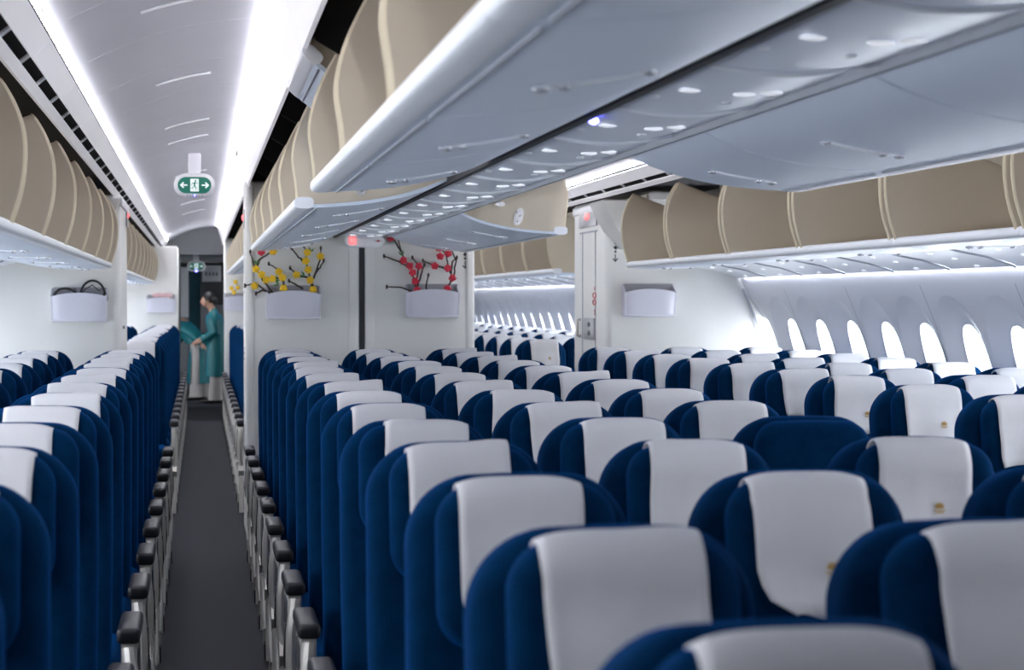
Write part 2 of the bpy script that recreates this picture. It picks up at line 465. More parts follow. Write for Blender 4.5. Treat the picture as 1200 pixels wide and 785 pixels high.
def make_bin(B, A, I, flip, L, hinge, closed, centre, label, loc_y, group, handle_at=.62):
    t = thing('overhead_bin', label, 'overhead bin', (MX(hinge[0]) if flip else hinge[0], loc_y, hinge[1]), 0, group)
    inb = 1 if B[-1][0] < B[0][0] else -1          # direction of lip from hinge before flip
    def T(p):
        x, z = p[0] - hinge[0], p[1] - hinge[1]
        if closed:
            a = -inb * closed; x, z = x * math.cos(a) - z * math.sin(a) - inb * .088, x * math.sin(a) + z * math.cos(a) + .03
        return (-x if flip else x, z)
    TP = lambda pts: [T(p) for p in pts]
    g = .024
    sgn = (1 if inb > 0 else -1) * (-1 if flip else 1)
    sh = MB().slab(TP(B), .006, L - .006, .012 * sgn).build('bin_shell', M['bin'], t)
    # dashed line of clips near the lip
    lipx, lipz = B[-1]
    dirx = -inb
    rim = MB()
    rp = [(lipx + inb * (.020 + .034 * (abs(math.cos(a)) ** .6) * (1 if math.cos(a) > 0 else -1)), lipz + .004 + .020 * (abs(math.sin(a)) ** .7) * (1 if math.sin(a) > 0 else -1)) for a in [2 * PI * k / 16 + .1 for k in range(16)]]
    rim.loft([[(T(p)[0], y, T(p)[1]) for p in rp] for y in (.0025, .012, L - .012, L - .0025)])
    rim.build('bin_rim', M['rim'], t)
    cl = MB(); q = T((lipx + inb * .062, lipz - .0150)); cl.box(q[0] - .003, q[0] + .003, .03, L - .03, q[1] - .002, q[1] + .002)
    cl.build('rim_seam', M['greyseam'], t)
    poly = TP(B) + TP(A) + [T((I[-1][0], A[-1][1] - .20)), T((hinge[0], hinge[1] + .1))]
    edge = TP(A)
    for y in (g, L - g - .016):
        MB().prism(poly, 'y', y, y + .016).build('end_panel', M['beige'], t)
        MB().tube([(p[0], y + .008, p[1]) for p in edge], .0080, 6).build('panel_edge', M['cream'], t)
    MB().slab(TP(I), g + .02, L - g - .02, .006 * sgn).build('bin_liner', M['beige'], t)
    # latch handle under the shell: slim bar, two bright ends
    u = .30 if centre else .42
    def on(s_):
        d = [0]
        for a, b in zip(B, B[1:]): d.append(d[-1] + math.hypot(b[0] - a[0], b[1] - a[1]))
        w_ = s_ * d[-1]
        for i in range(len(B) - 1):
            if w_ <= d[i + 1] or i == len(B) - 2:
                k = (w_ - d[i]) / (d[i + 1] - d[i]); return (B[i][0] + (B[i + 1][0] - B[i][0]) * k, B[i][1] + (B[i + 1][1] - B[i][1]) * k - .015)
    yh = L * handle_at
    hb = MB(); a0, a1 = (.34, .66) if centre else (.52, .80)
    hb.loft([[(T(on(a0 + (a1 - a0) * k / 6))[0], yh + w_, T(on(a0 + (a1 - a0) * k / 6))[1] + h) for (w_, h) in ((-.010, .003), (.010, .003), (.010, -.002), (-.010, -.002))] for k in range(7)])
    h = hb.build('latch_handle', M['rim'], t)
    for s_, rr in ((a0, .013), (a1, .016), (a1 - .07, .011)):
        q = T(on(s_)); MB().ball((q[0], yh, q[1] - .002), (rr, .016, .006), 8, 5).build('latch_end', M['chrome'], h)
    # metal hinge plate with dark holes on the outer face of the near end panel
    if centre: h0, h1 = (.56, 1.925), (.65, 1.985)
    else: h0, h1 = (-.80, 1.86), (-.92, 1.93)
    a = T(h0); b = T(h1); pl = MB()
    pl.prism([(a[0] + .024 * math.cos(q) + .010 * math.sin(q), a[1] + .042 * math.sin(q)) for q in [2 * PI * k / 16 for k in range(16)]], 'y', g - .006, g)
    hp = pl.build('hinge_plate', M['chrome'], t)
    MB().prism([(b[0] + .026 * math.cos(q), b[1] + .012 * math.sin(q)) for q in [2 * PI * k / 12 for k in range(12)]], 'y', g - .005, g).build('hinge_plate', M['chrome'], t)
    for (dx, dz) in ((-.006, .022), (.008, .004), (-.004, -.022)):
        MB().ball((a[0] + dx, g - .006, a[1] + dz), (.0055, .002, .0055), 8, 4).build('plate_hole', M['ink'], hp)
    return t

def bin_bounds(a, n, L): return [(a + L * i, L) for i in range(n)]
near = [(1.05 + 1.2 * i, 1.2) for i in range(4)]            # up to 5.85
far = [(6.85 + 1.2 * i, 1.2) for i in range(5)]             # up to 12.85
hC = CB[0]; hO = OB[0]
def bins_row(list_, flip, where, kind, first_closed=()):
    return None
# centre, left-facing
seq = near + [(5.85, 1.0)] + far
for i, (y, L) in enumerate(seq):
    c = .72 if y == 5.85 else 0
    lab = (f'closed white overhead bin, {ORD[i]} from the camera above the centre seats, left side' if c else
           f'open beige-lined overhead bin, {ORD[i]} from the camera above the centre seats, left side')
    make_bin(CB, CA, CI, False, L, hC, c, True, lab, y, 'overhead bins above the centre seats')
seq = [(1.1, 1.2), (2.3, 1.2), (3.5, 1.25), (4.75, .85)] + [(5.60, 1.27), (6.87, 1.27), (8.14, 1.26)] + [(9.40, 1.15), (10.55, 1.15), (11.70, 1.15)]
for i, (y, L) in enumerate(seq):
    c = .72 if 5.5 < y < 9 else 0
    lab = (f'closed white overhead bin, {ORD[i]} from the camera above the centre seats, right side' if c else
           f'open beige-lined overhead bin, {ORD[i]} from the camera above the centre seats, right side')
    make_bin(CB, CA, CI, True, L, hC, c, True, lab, y, 'overhead bins above the centre seats')
for i in range(9):
    make_bin(CB, CA, CI, False, 1.2, hC, 0, True, f'open overhead bin above the centre seats behind the dividing wall, {ORD[i]} from the wall', 13.7 + 1.2 * i, 'rear centre bins')
# outboard left
for i in range(7):
    make_bin(OB, OA, OI, False, 1.2, hO, 0, False, f'open beige-lined overhead bin along the left wall, {ORD[i]} from the camera', 3.7 + 1.2 * i, 'overhead bins along the left wall')
make_bin(OB, OA, OI, False, .78, hO, 0, False, 'short open overhead bin against the left planter wall, last of its row', 12.1, 'overhead bins along the left wall')
for i in range(9):
    make_bin(OB, OA, OI, False, 1.18, hO, 0, False, f'open overhead bin along the left wall of the rear cabin, {ORD[i]} behind the closet', 14.2 + 1.18 * i, 'rear left bins')
# outboard right
for i in range(7):
    make_bin(OB, OA, OI, True, 1.2, hO, 0, False, f'open beige-lined overhead bin above the right windows, {ORD[i]} from the camera', 3.7 + 1.2 * i, 'overhead bins above the right windows')
for i in range(10):
    make_bin(OB, OA, OI, True, 1.2, hO, 0, False, f'open overhead bin above the windows of the rear cabin, {ORD[i]} behind the right closet', 14.7 + 1.2 * i, 'rear right bins')

# ================================================================ SERVICE PANELS
# centre ceiling strip, one module per row
def make_psu(label, y, L, blue=False):
    t = thing('reading_light_fixture', label, 'reading light', (CX, y, 1.955), 0, 'service panels above the centre seats')
    w = .172
    pts = [(-w + 2 * w * k / 10, -.006 - .022 * math.sin(PI * k / 10)) for k in range(11)]
    MB().slab(pts, .004, L - .004, .012).build('panel_body', M['psu'], t)
    rb = MB(); rb.tube([(p[0], .012, p[1] - .002) for p in pts], .006, 6); rb.build('panel_ridge', M['rim'], t)
    lz = -.030
    for x in (-.09, .02, .075):
        d = -.006 - .022 * math.sin(PI * (x + w) / (2 * w))
        MB().ball((x, L * .46, d - .002), (.024, .010, .005), 10, 5).build('reading_lamp', M['lens'], t)
    for x in (-.12, .03, .12):
        d = -.006 - .022 * math.sin(PI * (x + w) / (2 * w))
        MB().ball((x, L * .68, d - .001), (.012, .012, .005), 10, 5).build('air_nozzle', M['rim'], t)
    if blue: MB().ball((-.150, L * .3, -.024), (.013, .013, .010), 10, 5).build('indicator_lamp', M['bluelit'], t)
    return t
for i in range(15):
    y = 1.05 + .787 * i
    make_psu(f'pale service panel with reading lights, {ORD[i]} from the camera in the centre ceiling strip', y, .787, blue=(i == 4))
# side beams of the centre strip with the dark gap on its left
bm_ = MB()
bm_.slab([(.872, 1.962), (.872, 2.2)], 1.0, 12.86, .004); bm_.slab([(1.208, 1.962), (1.208, 2.2)], 1.0, 12.86, -.004)
bm_.box(.862, 1.218, 1.0, 12.86, 2.0, 2.02)
struct(bm_.build('trim_14', M['black']))
bw = MB(); bw.box(.871, .892, 1.0, 12.86, 1.946, 1.962, .004); bw.box(1.19, 1.212, 1.0, 12.86, 1.948, 1.962, .004)
bw.box(.862, 1.218, 13.45, 24.7, 1.93, 1.965, .004)
struct(bw.build('trim_15', M['rim']))
bg_ = MB(); bg_.box(.853, .873, 1.0, 12.86, 1.928, 1.955); struct(bg_.build('trim_17', M['seam']))
bg_ = MB(); bg_.box(1.211, 1.221, 1.0, 12.86, 1.932, 1.955); struct(bg_.build('trim_18', M['greyseam']))
# outboard service panels, hinge to sidewall
def make_opsu(label, y, L, flip, group):
    t = thing('reading_light_fixture', label, 'reading light', (MX(-1.16) if flip else -1.16, y, 1.77), 0, group)
    s_ = 1 if flip else -1
    pts = [(s_ * .014, -.010), (s_ * .10, -.030), (s_ * .22, -.052), (s_ * .33, -.085), (s_ * .36, -.098)]
    MB().slab(pts, .005, L - .005, .01 * s_).build('panel_body', M['psuw'], t)
    for k in (1, 2, 3):
        MB().ball((pts[k][0], L * .5, pts[k][1] - .003), (.017, .017, .006), 8, 5).build('reading_lamp', M['lens'], t)
    MB().tube([(p[0], .02, p[1] - .002) for p in pts], .007, 6).build('panel_ridge', M['greyseam'], t)
    return t
for i in range(11):
    make_opsu(f'white service panel above the right windows, {ORD[i]} from the camera', 4.4 + .787 * i, .787, True, 'service panels above the right windows')
for i in range(9):
    make_opsu(f'white service panel along the left wall, {ORD[i]} from the camera', 5.9 + .787 * i, .787, False, 'service panels along the left wall')
for i in range(19):
    make_opsu(f'white service panel above the rear cabin windows, {ORD[i]} behind the right closet', 14.2 + .787 * i, .787, True, 'rear service panels')

# ================================================================ SEATS
SEAT_LOC_PIV = (0, -.125, .45)
def outline(hw, z0, z1, rt, rb, arch=.012, n=10):
    pts = []
    def arc(cx, cz, r, a0, a1):
        for k in range(n + 1):
            a = a0 + (a1 - a0) * k / n; pts.append((cx + r * math.cos(a), cz + r * math.sin(a)))
    arc(hw - rb, z0 + rb, rb, -PI / 2, 0)
    arc(hw - rt, z1 - rt, rt, 0, PI / 2)
    arc(-hw + rt, z1 - rt, rt, PI / 2, PI)
    arc(-hw + rb, z0 + rb, rb, PI, 1.5 * PI)
    # arch the top, resample long straight sides
    res = []
    for i, p in enumerate(pts):
        q = pts[(i + 1) % len(pts)]; L = math.hypot(q[0] - p[0], q[1] - p[1]); k = max(1, int(L / .045))
        for j in range(k): res.append((p[0] + (q[0] - p[0]) * j / k, p[1] + (q[1] - p[1]) * j / k))
    return [(x, z + (arch * (1 - (x / hw) ** 2) if z > (z0 + z1) / 2 else 0)) for x, z in res]
def inset(pts, d):
    n = len(pts); out = []
    for i in range(n):
        a = pts[i - 1]; b = pts[(i + 1) % n]; dx, dz = b[0] - a[0], b[1] - a[1]; L = math.hypot(dx, dz) or 1
        out.append((pts[i][0] - dz / L * d, pts[i][1] + dx / L * d))
    return out
def pillow(pts, yf, yb, rf, rb, bulge=.01, bend=lambda x, z: 0):
    cx = 0; cz = sum(p[1] for p in pts) / len(pts)
    rings = []
    def ring(ps, y): rings.append([(x, y + bend(x, z), z) for x, z in ps])
    def scaled(ps, k): return [(cx + (x - cx) * k, cz + (z - cz) * k) for x, z in ps]
    bk = inset(pts, rb)
    for k in (.15, .45, .75): ring(scaled(bk, k), yb)
    for k in range(5):
        a = PI / 2 * k / 4; ring(inset(pts, rb * (1 - math.sin(a))), yb - rb * (1 - math.cos(a)))
    for k in range(5):
        a = PI / 2 * (1 - k / 4); ring(inset(pts, rf * (1 - math.sin(a))), yf + rf * (1 - math.cos(a)))
    fr = inset(pts, rf)
    for k in (.85, .65, .4, .15): ring(scaled(fr, k), yf - bulge * (1 - k * k))
    return MB().loft(rings)
def make_cover_mesh(w, front, skew, wav, lift, rnd, seed):
    """cloth draped over headrest and backrest; profile (y,z) in pivot space"""
    rg = random.Random(seed)
    path = []
    zt = .769
    nf = 9
    for k in range(nf): path.append((-.1285 + .003 * math.sin(k * 1.1 + seed), zt - front + (front - .035) * k / (nf - 1), 1 - k / (nf - 1)))
    for k in range(1, 8):
        a = PI * k / 8; path.append((-.088 - .040 * math.cos(a), zt - .035 + .035 * math.sin(a), 0))
    for k in range(3): path.append((-.046, zt - .035 - .03 * k / 2, 0))
    nx = 14; m = MB(); verts = []
    for (y, z, fr) in path:
        row = []
        for i in range(nx + 1):
            u = -1 + 2 * i / nx
            x = u * w / 2 + skew * (zt - z)
            yy = y; zz = z
            if fr > 0:
                if fr > .55:
                    e = (fr - .55) / .45; lim = 1 - rnd * (1 - math.sqrt(max(0, 1 - e * e)))
                    x = u * lim * w / 2 + skew * (zt - z)
                yy += -.004 - wav * fr * math.sin(u * 4.2 + seed) - .010 * fr * (abs(u) ** 3) * .6 - .002 * rg.random()
                zz += .006 * fr * math.sin(u * 2 + seed * 2)
            zz += lift * max(0, u * (1 if lift > 0 else -1)) ** 2 * (1 if z > zt - .04 else 0) * (1 if lift > 0 else -1)
            zz -= .012 * abs(u) ** 4 * (1 if z > zt - .05 else .4)
            row.append((x, yy, zz))
        verts.append(row)
    inner = [[(p[0], p[1], p[2]) for p in r] for r in verts]
    n = len(verts); fs = []; vs = [p for r in verts for p in r]
    for a in range(n - 1):
        for b in range(nx): fs.append((a * (nx + 1) + b, a * (nx + 1) + b + 1, (a + 1) * (nx + 1) + b + 1, (a + 1) * (nx + 1) + b))
    m.add(vs, fs)
    return m, verts

def lotus(scale):
    m = MB()
    for k in range(5):
        a = math.radians(-56 + 28 * k); L = .016 * (1 if abs(k - 2) < 2 else .85)
        tip = (math.sin(a) * L, math.cos(a) * L); w = .0034
        nx_, nz_ = math.cos(a) * w, -math.sin(a) * w
        m.prism([(0, 0), (tip[0] * .55 + nx_, tip[1] * .55 + nz_), tip, (tip[0] * .55 - nx_, tip[1] * .55 - nz_)], 'y', -.0012, 0)
    for k in range(2):
        m.box(-.012 + .004 * k, .012 - .004 * k, -.0012, 0, -.0045 - .0045 * k, -.002 - .0045 * k)
    return m

# cover variants ------------------------------------------------------------
CV = [dict(w=.208, front=.225, skew=0, wav=.006, lift=0, rnd=.08, seed=1),
      dict(w=.212, front=.215, skew=.05, wav=.006, lift=.010, rnd=.12, seed=2),
      dict(w=.205, front=.232, skew=-.05, wav=.005, lift=-.008, rnd=.10, seed=3),
      dict(w=.210, front=.22, skew=.02, wav=.008, lift=.016, rnd=.14, seed=4),
      dict(w=.206, front=.245, skew=.02, wav=.003, lift=0, rnd=.60, seed=5)]      # slipped far down the front
COVERS = []
for c in CV:
    m, verts = make_cover_mesh(**c)
    # emblem spot: near the hem, a little right of the middle
    r = verts[3]; e = r[9]; COVERS.append((m, e))

bend_back = lambda x, z: -.020 * math.exp(-((z - .16) / .13) ** 2) + .012 * math.exp(-((z - .42) / .12) ** 2)
def seat_parts():
    root = thing('airline_seat', 'x', 'seat', (0, 0, 0), 0, 'blue cabin seats with white headrest cloths')
    b = pillow(outline(.192, -.02, .770, .105, .04), -.055, .068, .040, .036, .012, bend_back)
    bk = b.build('backrest', M['navy'], root, 60); bk.location = SEAT_LOC_PIV
    h = pillow(outline(.152, .485, .754, .062, .07, .008), -.122, -.045, .042, .022, .004, lambda x, z: -.014 * (abs(x) / .152) ** 3)
    hr = h.build('headrest', M['navy'], root, 60); hr.location = SEAT_LOC_PIV
    # cushion
    cu = MB().box(-.205, .205, -.60, -.13, .34, .47, .045, 4).build('seat_cushion', M['navy'], root, 60)
    lg = MB()
    for x in (-.16, .16):
        lg.tube([(x, -.50, .34), (x, -.46, .03), (x, -.46, 0)], .018, 8); lg.tube([(x, -.14, .34), (x, -.10, .03), (x, -.10, 0)], .018, 8)
        lg.box(x - .02, x + .02, -.52, -.05, .0, .02)
    lg.box(-.21, .21, -.52, -.48, .31, .35); lg.box(-.21, .21, -.18, -.14, .31, .35)
    lg.build('seat_frame', M['silver'], root)
    return root
def armrest(root, x, aisle, sgn):
    """pad with a metal support; the aisle side gets the full side frame"""
    p = MB().box(x - .031, x + .031, -.44, -.13, .612, .655, .014, 3).build('armrest_pad', M['pad'], root)
    if not aisle:
        MB().box(x - .018, x + .018, -.40, -.14, .36, .615, .008).build('armrest_support', M['silver'], root)
        return
    q = MB()
    q.prism([(-.42, .615), (-.40, .44), (-.44, .36), (-.50, .30), (-.47, .25), (-.36, .29), (-.20, .32), (-.12, .40), (-.12, .615)], 'x', x - .020, x + .020)
    q.tube([(x, -.42, .60), (x + sgn * .012, -.455, .50), (x + sgn * .012, -.43, .40), (x, -.46, .31)], .018, 8)
    q.prism([(-.47, .30), (-.42, .30), (-.44, .03), (-.47, .0), (-.52, .0)], 'x', x - .016, x + .016)
    q.prism([(-.18, .34), (-.13, .34), (-.07, .02), (-.06, .0), (-.13, .0)], 'x', x - .016, x + .016)
    q.tube([(x + sgn * .01, -.20, .31), (x + sgn * .014, -.33, .20), (x + sgn * .01, -.45, .12)], .014, 8)
    q.build('side_frame', M['silver'], root)
    k = MB()
    MB().tube([(x + sgn * .024, -.40, .52), (x + sgn * .028, -.36, .42), (x + sgn * .02, -.24, .36)], .007, 6).build('cable', M['dmetal'], root)
    MB().box(x + sgn * .017 - .006, x + sgn * .017 + .006, -.50, -.42, .0, .07, .004, 1).build('foot_cap', M['dmetal'], root)
    k.box(x + sgn * .021 - .003, x + sgn * .021 + .003, -.35, -.20, .50, .585, .002, 1)
    k.build('side_trim', M['dmetal'], root)

XL = [-.44, -.94, -1.44]; XC = [.535, 1.037, 1.54]; XR = [2.545, 3.045, 3.545]
protos = {}
def get_proto(kind):
    if kind in protos: return protos[kind]
    r = seat_parts()
    if kind == 'aisle_right': armrest(r, .25, True, 1)
    elif kind == 'aisle_left': armrest(r, -.25, True, -1); armrest(r, .25, False, 1)
    else: armrest(r, .25, False, 1)
    protos[kind] = r
    return r
used = set()
COVOBJ = {}
def place_seat(x, y, kind, label, cov, recl, lemb=True, dx=0):
    p = get_proto(kind)
    if kind not in used:
        used.add(kind); s_ = p; s_.location = (x, y, 0); s_['label'] = label
    else:
        s_ = dup(p, (x, y, 0), label, skip=('headrest_cover',))
    if cov is None: s_['group'] = 'blue cabin seats without a headrest cloth'
    for ch in s_.children:
        if ch.name.split('.')[0] in ('backrest', 'headrest'): ch.rotation_euler = (recl, 0, 0)
    if cov is not None:
        m, e = COVERS[cov]
        if cov not in COVOBJ:
            c = m.build('headrest_cover', M['cloth'], s_, 60)
            md = c.modifiers.new('thickness', 'SOLIDIFY'); md.thickness = .003; md.offset = 1
            em = lotus(1).build('emblem', [M['gold']], c, loc=(e[0], e[1] - .0065, e[2])); em['label'] = 'small gold flower emblem printed on the cloth'
            COVOBJ[cov] = (c, em)
        else:
            c0, e0 = COVOBJ[cov]
            c = c0.copy(); COL.objects.link(c); c.parent = s_
            em = e0.copy(); COL.objects.link(em); em.parent = c
        c['label'] = 'white cloth draped over the headrest'
        c.location = (SEAT_LOC_PIV[0] + dx, SEAT_LOC_PIV[1], SEAT_LOC_PIV[2]); c.rotation_euler = (recl, 0, 0)
    return s_
def in_view(x, y, z=1.2, marg=70):
    for c in (0,):
        for dx in (-.2, 0, .2):
            for dz in (.06, -.35):
                q = project(x + dx, y, z + dz, c)
                if q and -marg < q[0] < 1200 + marg and q[1] < 785 + marg: return True
    return False
def hidden(x, y):
    if y < YD: return False
    ok = False
    for dx in (-.22, -.1, 0, .1, .22):
        X = (x + dx) * YD / y; X2 = (x + dx) * (YD + 1.1) / y
        if -.49 < X < .29: ok = True
        if 1.80 < X < 2.68 and X2 < 2.68: ok = True
    return not ok
R0 = .165                                            # mean recline
rnd = random.Random(11)
SPECIAL = {('C', 1, 2): 4, ('C', 2, 4): None}
names_c = {'L': ('aisle', 'middle', 'window'), 'C': ('left', 'middle', 'right'), 'R': ('aisle', 'middle', 'window')}
blk = {'L': 'left block', 'C': 'centre block', 'R': 'right block'}
nseat = 0
for b, X, off in (('L', XL, 0), ('C', XC, 0), ('R', XR, .2)):
    for ci, x in enumerate(X):
        if b == 'L': kind = 'aisle_right' if ci == 0 else 'inner'
        elif b == 'C': kind = 'aisle_left' if ci == 0 else ('aisle_right' if ci == 2 else 'inner')
        else: kind = 'aisle_left' if ci == 0 else 'inner'
        for k in range(14):
            y = 1.78 + off + .787 * k
            recl = -(R0 + rnd.uniform(-.022, .022)); cov = rnd.choice([0, 0, 0, 1, 2, 2, 3])
            dx = rnd.uniform(-.018, .018)
            if not in_view(x, y): continue
            if (b, ci, k) in SPECIAL: cov = SPECIAL[(b, ci, k)]
            if (b, ci, k) == ('C', 0, 3): cov = 3
            desc = 'blue seat with white headrest cloth' if cov is not None else 'blue seat with bare headrest'
            if cov == 4: desc = 'blue seat with long slipped white headrest cloth'
            col = names_c[b][ci]
            lab = f'{desc}, {blk[b]} {col} column, {ORD[k]} row from camera'
            place_seat(x, y, kind, lab, cov, recl, dx=dx); nseat += 1
        for k in range(19 if b == 'R' else 13):
            y = 14.75 + .787 * k
            recl = -(R0 + rnd.uniform(-.02, .02)); cov = rnd.choice([0, 1, 2, 3])
            if not in_view(x, y) or hidden(x, y): continue
            col = names_c[b][ci]
            lab = f'blue rear cabin seat, {blk[b]} {col} column, {ORD[k]} row behind the dividing wall'
            place_seat(x, y, kind, lab, cov, recl, dx=rnd.uniform(-.015, .015)); nseat += 1
print('seats', nseat)

# ================================================================ WALL POCKETS AND WHAT THEY HOLD
def pocket(x, y, z, label, w=.355):
    """z = lower edge; front lip 0.19 above, back plate 0.225 above"""
    t = thing('wall_pocket', label, 'wall pocket', (x, y, z), 0, 'wall pockets on the dividing walls')
    h = .185
    bp = []
    for (cx, cz, a0) in ((w / 2 - .022, .20, 0), (-w / 2 + .022, .20, PI / 2)):
        for k in range(6): a = a0 + PI / 2 * k / 5; bp.append((cx + .022 * math.cos(a), cz + .022 * math.sin(a)))
    bp += [(-w / 2 + .004, .0), (w / 2 - .004, .0)]
    MB().prism(bp, 'y', -.010, -.001).build('back_plate', M['potin'], t)
    # front: arched top edge, tapering body
    fr = MB(); rows = []
    for layer in (0, 1):
        pts = []
        for k in range(17):
            u = -1 + 2 * k / 16
            pts.append((u * (w / 2 - .004), -.105 + (.012 if layer else 0) + .018 * abs(u) ** 6, h - .022 + .024 * (1 - u * u)))
        rows.append(pts)
    def low(pts, d): return [(p[0] * .955, p[1] + .022, d) for p in pts]
    fr.loft([rows[0] + rows[1][::-1], low(rows[0], .012) + low(rows[1], .012)[::-1]])
    fr.build('pocket_front', M['pot'], t, 40)
    for s_ in (-1, 1):
        sd = MB()
        x0, x1 = s_ * (w / 2), s_ * (w / 2 - .012)
        sd.loft([[(x0, -.09, h - .022), (x1, -.09, h - .022), (x1 * .955, -.066, .0), (x0 * .955, -.066, .0)], [(x0, -.002, h + .03), (x1, -.002, h + .03), (x1, -.002, 0), (x0, -.002, 0)]])
        sd.build('pocket_side', M['pot'], t)
    MB().box(-w / 2 * .955, w / 2 * .955, -.084, -.002, 0, .014, .004).build('pocket_base', M['pot'], t)
    return t
pA = world_at(93, 377, YD - .05); pB = world_at(344, 374, YD - .05); pC_ = world_at(507, 372, YD - .05); pD = world_at(761, 371, YD - .05)
pocket(pA.x, YD, pA.z, 'white wall pocket holding black headsets on the left dividing wall')
pocket(pB.x, YD, pB.z, 'white wall pocket with yellow blossom branches on the centre wall')
pocket(pC_.x, YD, pC_.z, 'white wall pocket with red blossom branches on the centre wall')
pocket(pD.x, YD, pD.z, 'empty white wall pocket on the right dividing wall')
qA = world_at(189, 366, YE); qB = world_at(276, 364, YE)
pocket(qA.x, YE, qA.z, 'small far wall pocket holding a pinkish cloth, left of the aisle')
pocket(qB.x + .03, YE, qB.z, 'small far wall pocket with a yellow flower, right of the aisle')
o = MB().ball((qA.x - .02, YE - .05, qA.z + .21), (.10, .035, .035), 10, 6).ball((qA.x + .07, YE - .05, qA.z + .205), (.07, .03, .04), 10, 6).build('folded_cloth', M['pink'])
tag(o, 'crumpled pinkish cloth in the far left wall pocket', 'cloth')
# headsets
for i, (hx, rr, lab) in enumerate(((-.088, .068, 'black headset with its band flat, left one in the left wall pocket'), (.085, .078, 'black headset with raised band, right one in the left wall pocket'))):
    t = thing('headset', lab, 'headset', (pA.x + hx, YD - .055, pA.z + .165), 0, 'headsets in the left wall pocket')
    hh = (.05, .10)[i]
    MB().tube([(rr * math.cos(a), .012 * math.sin(3 * a), hh * math.sin(a)) for a in [PI * k / 12 for k in range(13)]], .0075, 8).build('headband', M['rubber'], t)
    for s_ in (-1, 1): MB().ball((s_ * rr, 0, -.012), (.020, .024, .032), 10, 6).build('ear_cup', M['rubber'], t)
    MB().tube([(-rr, -.01, .0), (-rr * .6, -.02, .045), (0, -.022, .05 + .02 * i), (rr * .5, -.02, .035), (rr * .9, -.015, .05), (rr * 1.1, -.01, .01)], .004, 6).build('cable', M['rubber'], t)

# blossom branches (zoom coordinates of the 3x crop whose corner is at 250,160)
def Z(p, y): return world_at(250 + p[0] / 3.0, 160 + p[1] / 3.0, y)
def branch(label, polys, flowers, leaves, mt, base, group, yy):
    c0 = Z(base, yy); t = thing('blossom_branch', label, 'branch', c0, 0, group)
    rg = random.Random(hash(label) % 1000 if False else len(label))
    st = MB()
    def L(p, d=0): v = Z(p, yy) - c0; return Vector((v.x, d, v.z))
    for pl in polys:
        pts = []
        for a, b_ in zip(pl, pl[1:]):
            for k in range(4):
                u = k / 4; pts.append(L((a[0] + (b_[0] - a[0]) * u + rg.uniform(-1.5, 1.5), a[1] + (b_[1] - a[1]) * u), rg.uniform(-.006, .006)))
        pts.append(L(pl[-1]))
        n = len(pts); st.tube(pts, [.0075 * (1 - .45 * i / n) for i in range(n)], 6)
        # bud at the tip
        st.ball(pts[-1], (.008, .008, .016), 6, 4)
    st.build('branch_stem', M['bark'], t)
    for f in flowers:
        m = MB(); c = L(f[:2], -.012); mm = M[f[2]] if len(f) > 2 else mt
        ph = rg.uniform(0, 2)
        for k in range(5):
            a = 2 * PI * k / 5 + ph
            m.ball(c + Vector((.014 * math.cos(a), rg.uniform(-.004, .004), .014 * math.sin(a))), (.0125, .007, .0125), 8, 5)
        m.ball(c + Vector((0, -.008, 0)), .006, 6, 4)
        m.build('blossom', mm, t)
    for f in leaves:
        m = MB(); c = L(f, -.008); a = f[2] if len(f) > 2 else .7
        for s_ in (0, .9):
            d = Vector((math.cos(a + s_), 0, math.sin(a + s_))); nrm = Vector((-d.z, 0, d.x))
            pts = [c, c + d * .018 + nrm * .007, c + d * .042, c + d * .018 - nrm * .007]
            m.add([p for p in pts] + [p + Vector((0, -.003, 0)) for p in pts], [(0, 1, 2, 3), (7, 6, 5, 4), (0, 4, 5, 1), (1, 5, 6, 2), (2, 6, 7, 3), (3, 7, 4, 0)])
        m.build('leaf', M['leaf'], t)
yy = YD - .06
branch('left branch of yellow blossoms in the centre wall pocket', [
    [(215, 560), (195, 550), (150, 515), (112, 524)], [(215, 556), (198, 535), (175, 505), (150, 465), (138, 440), (130, 405)],
    [(150, 462), (165, 430), (205, 405), (236, 390)], [(240, 558), (248, 520), (243, 495), (225, 465), (195, 447)], [(200, 548), (172, 540), (150, 552)], [(243, 495), (215, 500), (190, 505)]],
    [(145, 525), (150, 466), (170, 485), (186, 504), (208, 500), (243, 496), (247, 533), (230, 475), (210, 404), (168, 406, 'red')],
    [(152, 450, 1.2), (232, 520, 2.4), (215, 508, .2)], M['yellow'], (228, 565), 'yellow blossom branches', yy)
branch('right branch of yellow blossoms in the centre wall pocket', [
    [(345, 558), (342, 505), (331, 465), (325, 435), (330, 405), (310, 375)], [(333, 495), (300, 490), (270, 462)], [(325, 437), (300, 425), (276, 392)],
    [(344, 515), (360, 480), (375, 460), (388, 436)], [(352, 500), (370, 450), (378, 425), (378, 392)], [(315, 535), (290, 520), (266, 507)], [(345, 540), (352, 530), (348, 515)]],
    [(340, 505), (333, 468), (325, 437), (330, 408), (292, 486), (376, 421), (350, 538)], [(340, 408, .8), (322, 445, 1.6), (322, 490, 2.2)], M['yellow'], (345, 565), 'yellow blossom branches', yy)
branch('left branch of red blossoms in the centre wall pocket', [
    [(714, 556), (705, 500), (692, 460), (668, 425), (655, 385), (648, 345)], [(692, 460), (650, 438), (600, 420)], [(660, 405), (640, 370), (618, 345)],
    [(714, 535), (730, 490), (742, 450)], [(712, 520), (722, 455), (700, 425)], [(710, 550), (660, 530), (610, 528)], [(752, 556), (748, 520), (756, 487)]],
    [(700, 478), (668, 435), (690, 455), (709, 508), (716, 540), (722, 456), (623, 357)], [(665, 420, 1.5), (676, 445, 2.5)], M['red'], (714, 565), 'red blossom branches', yy)
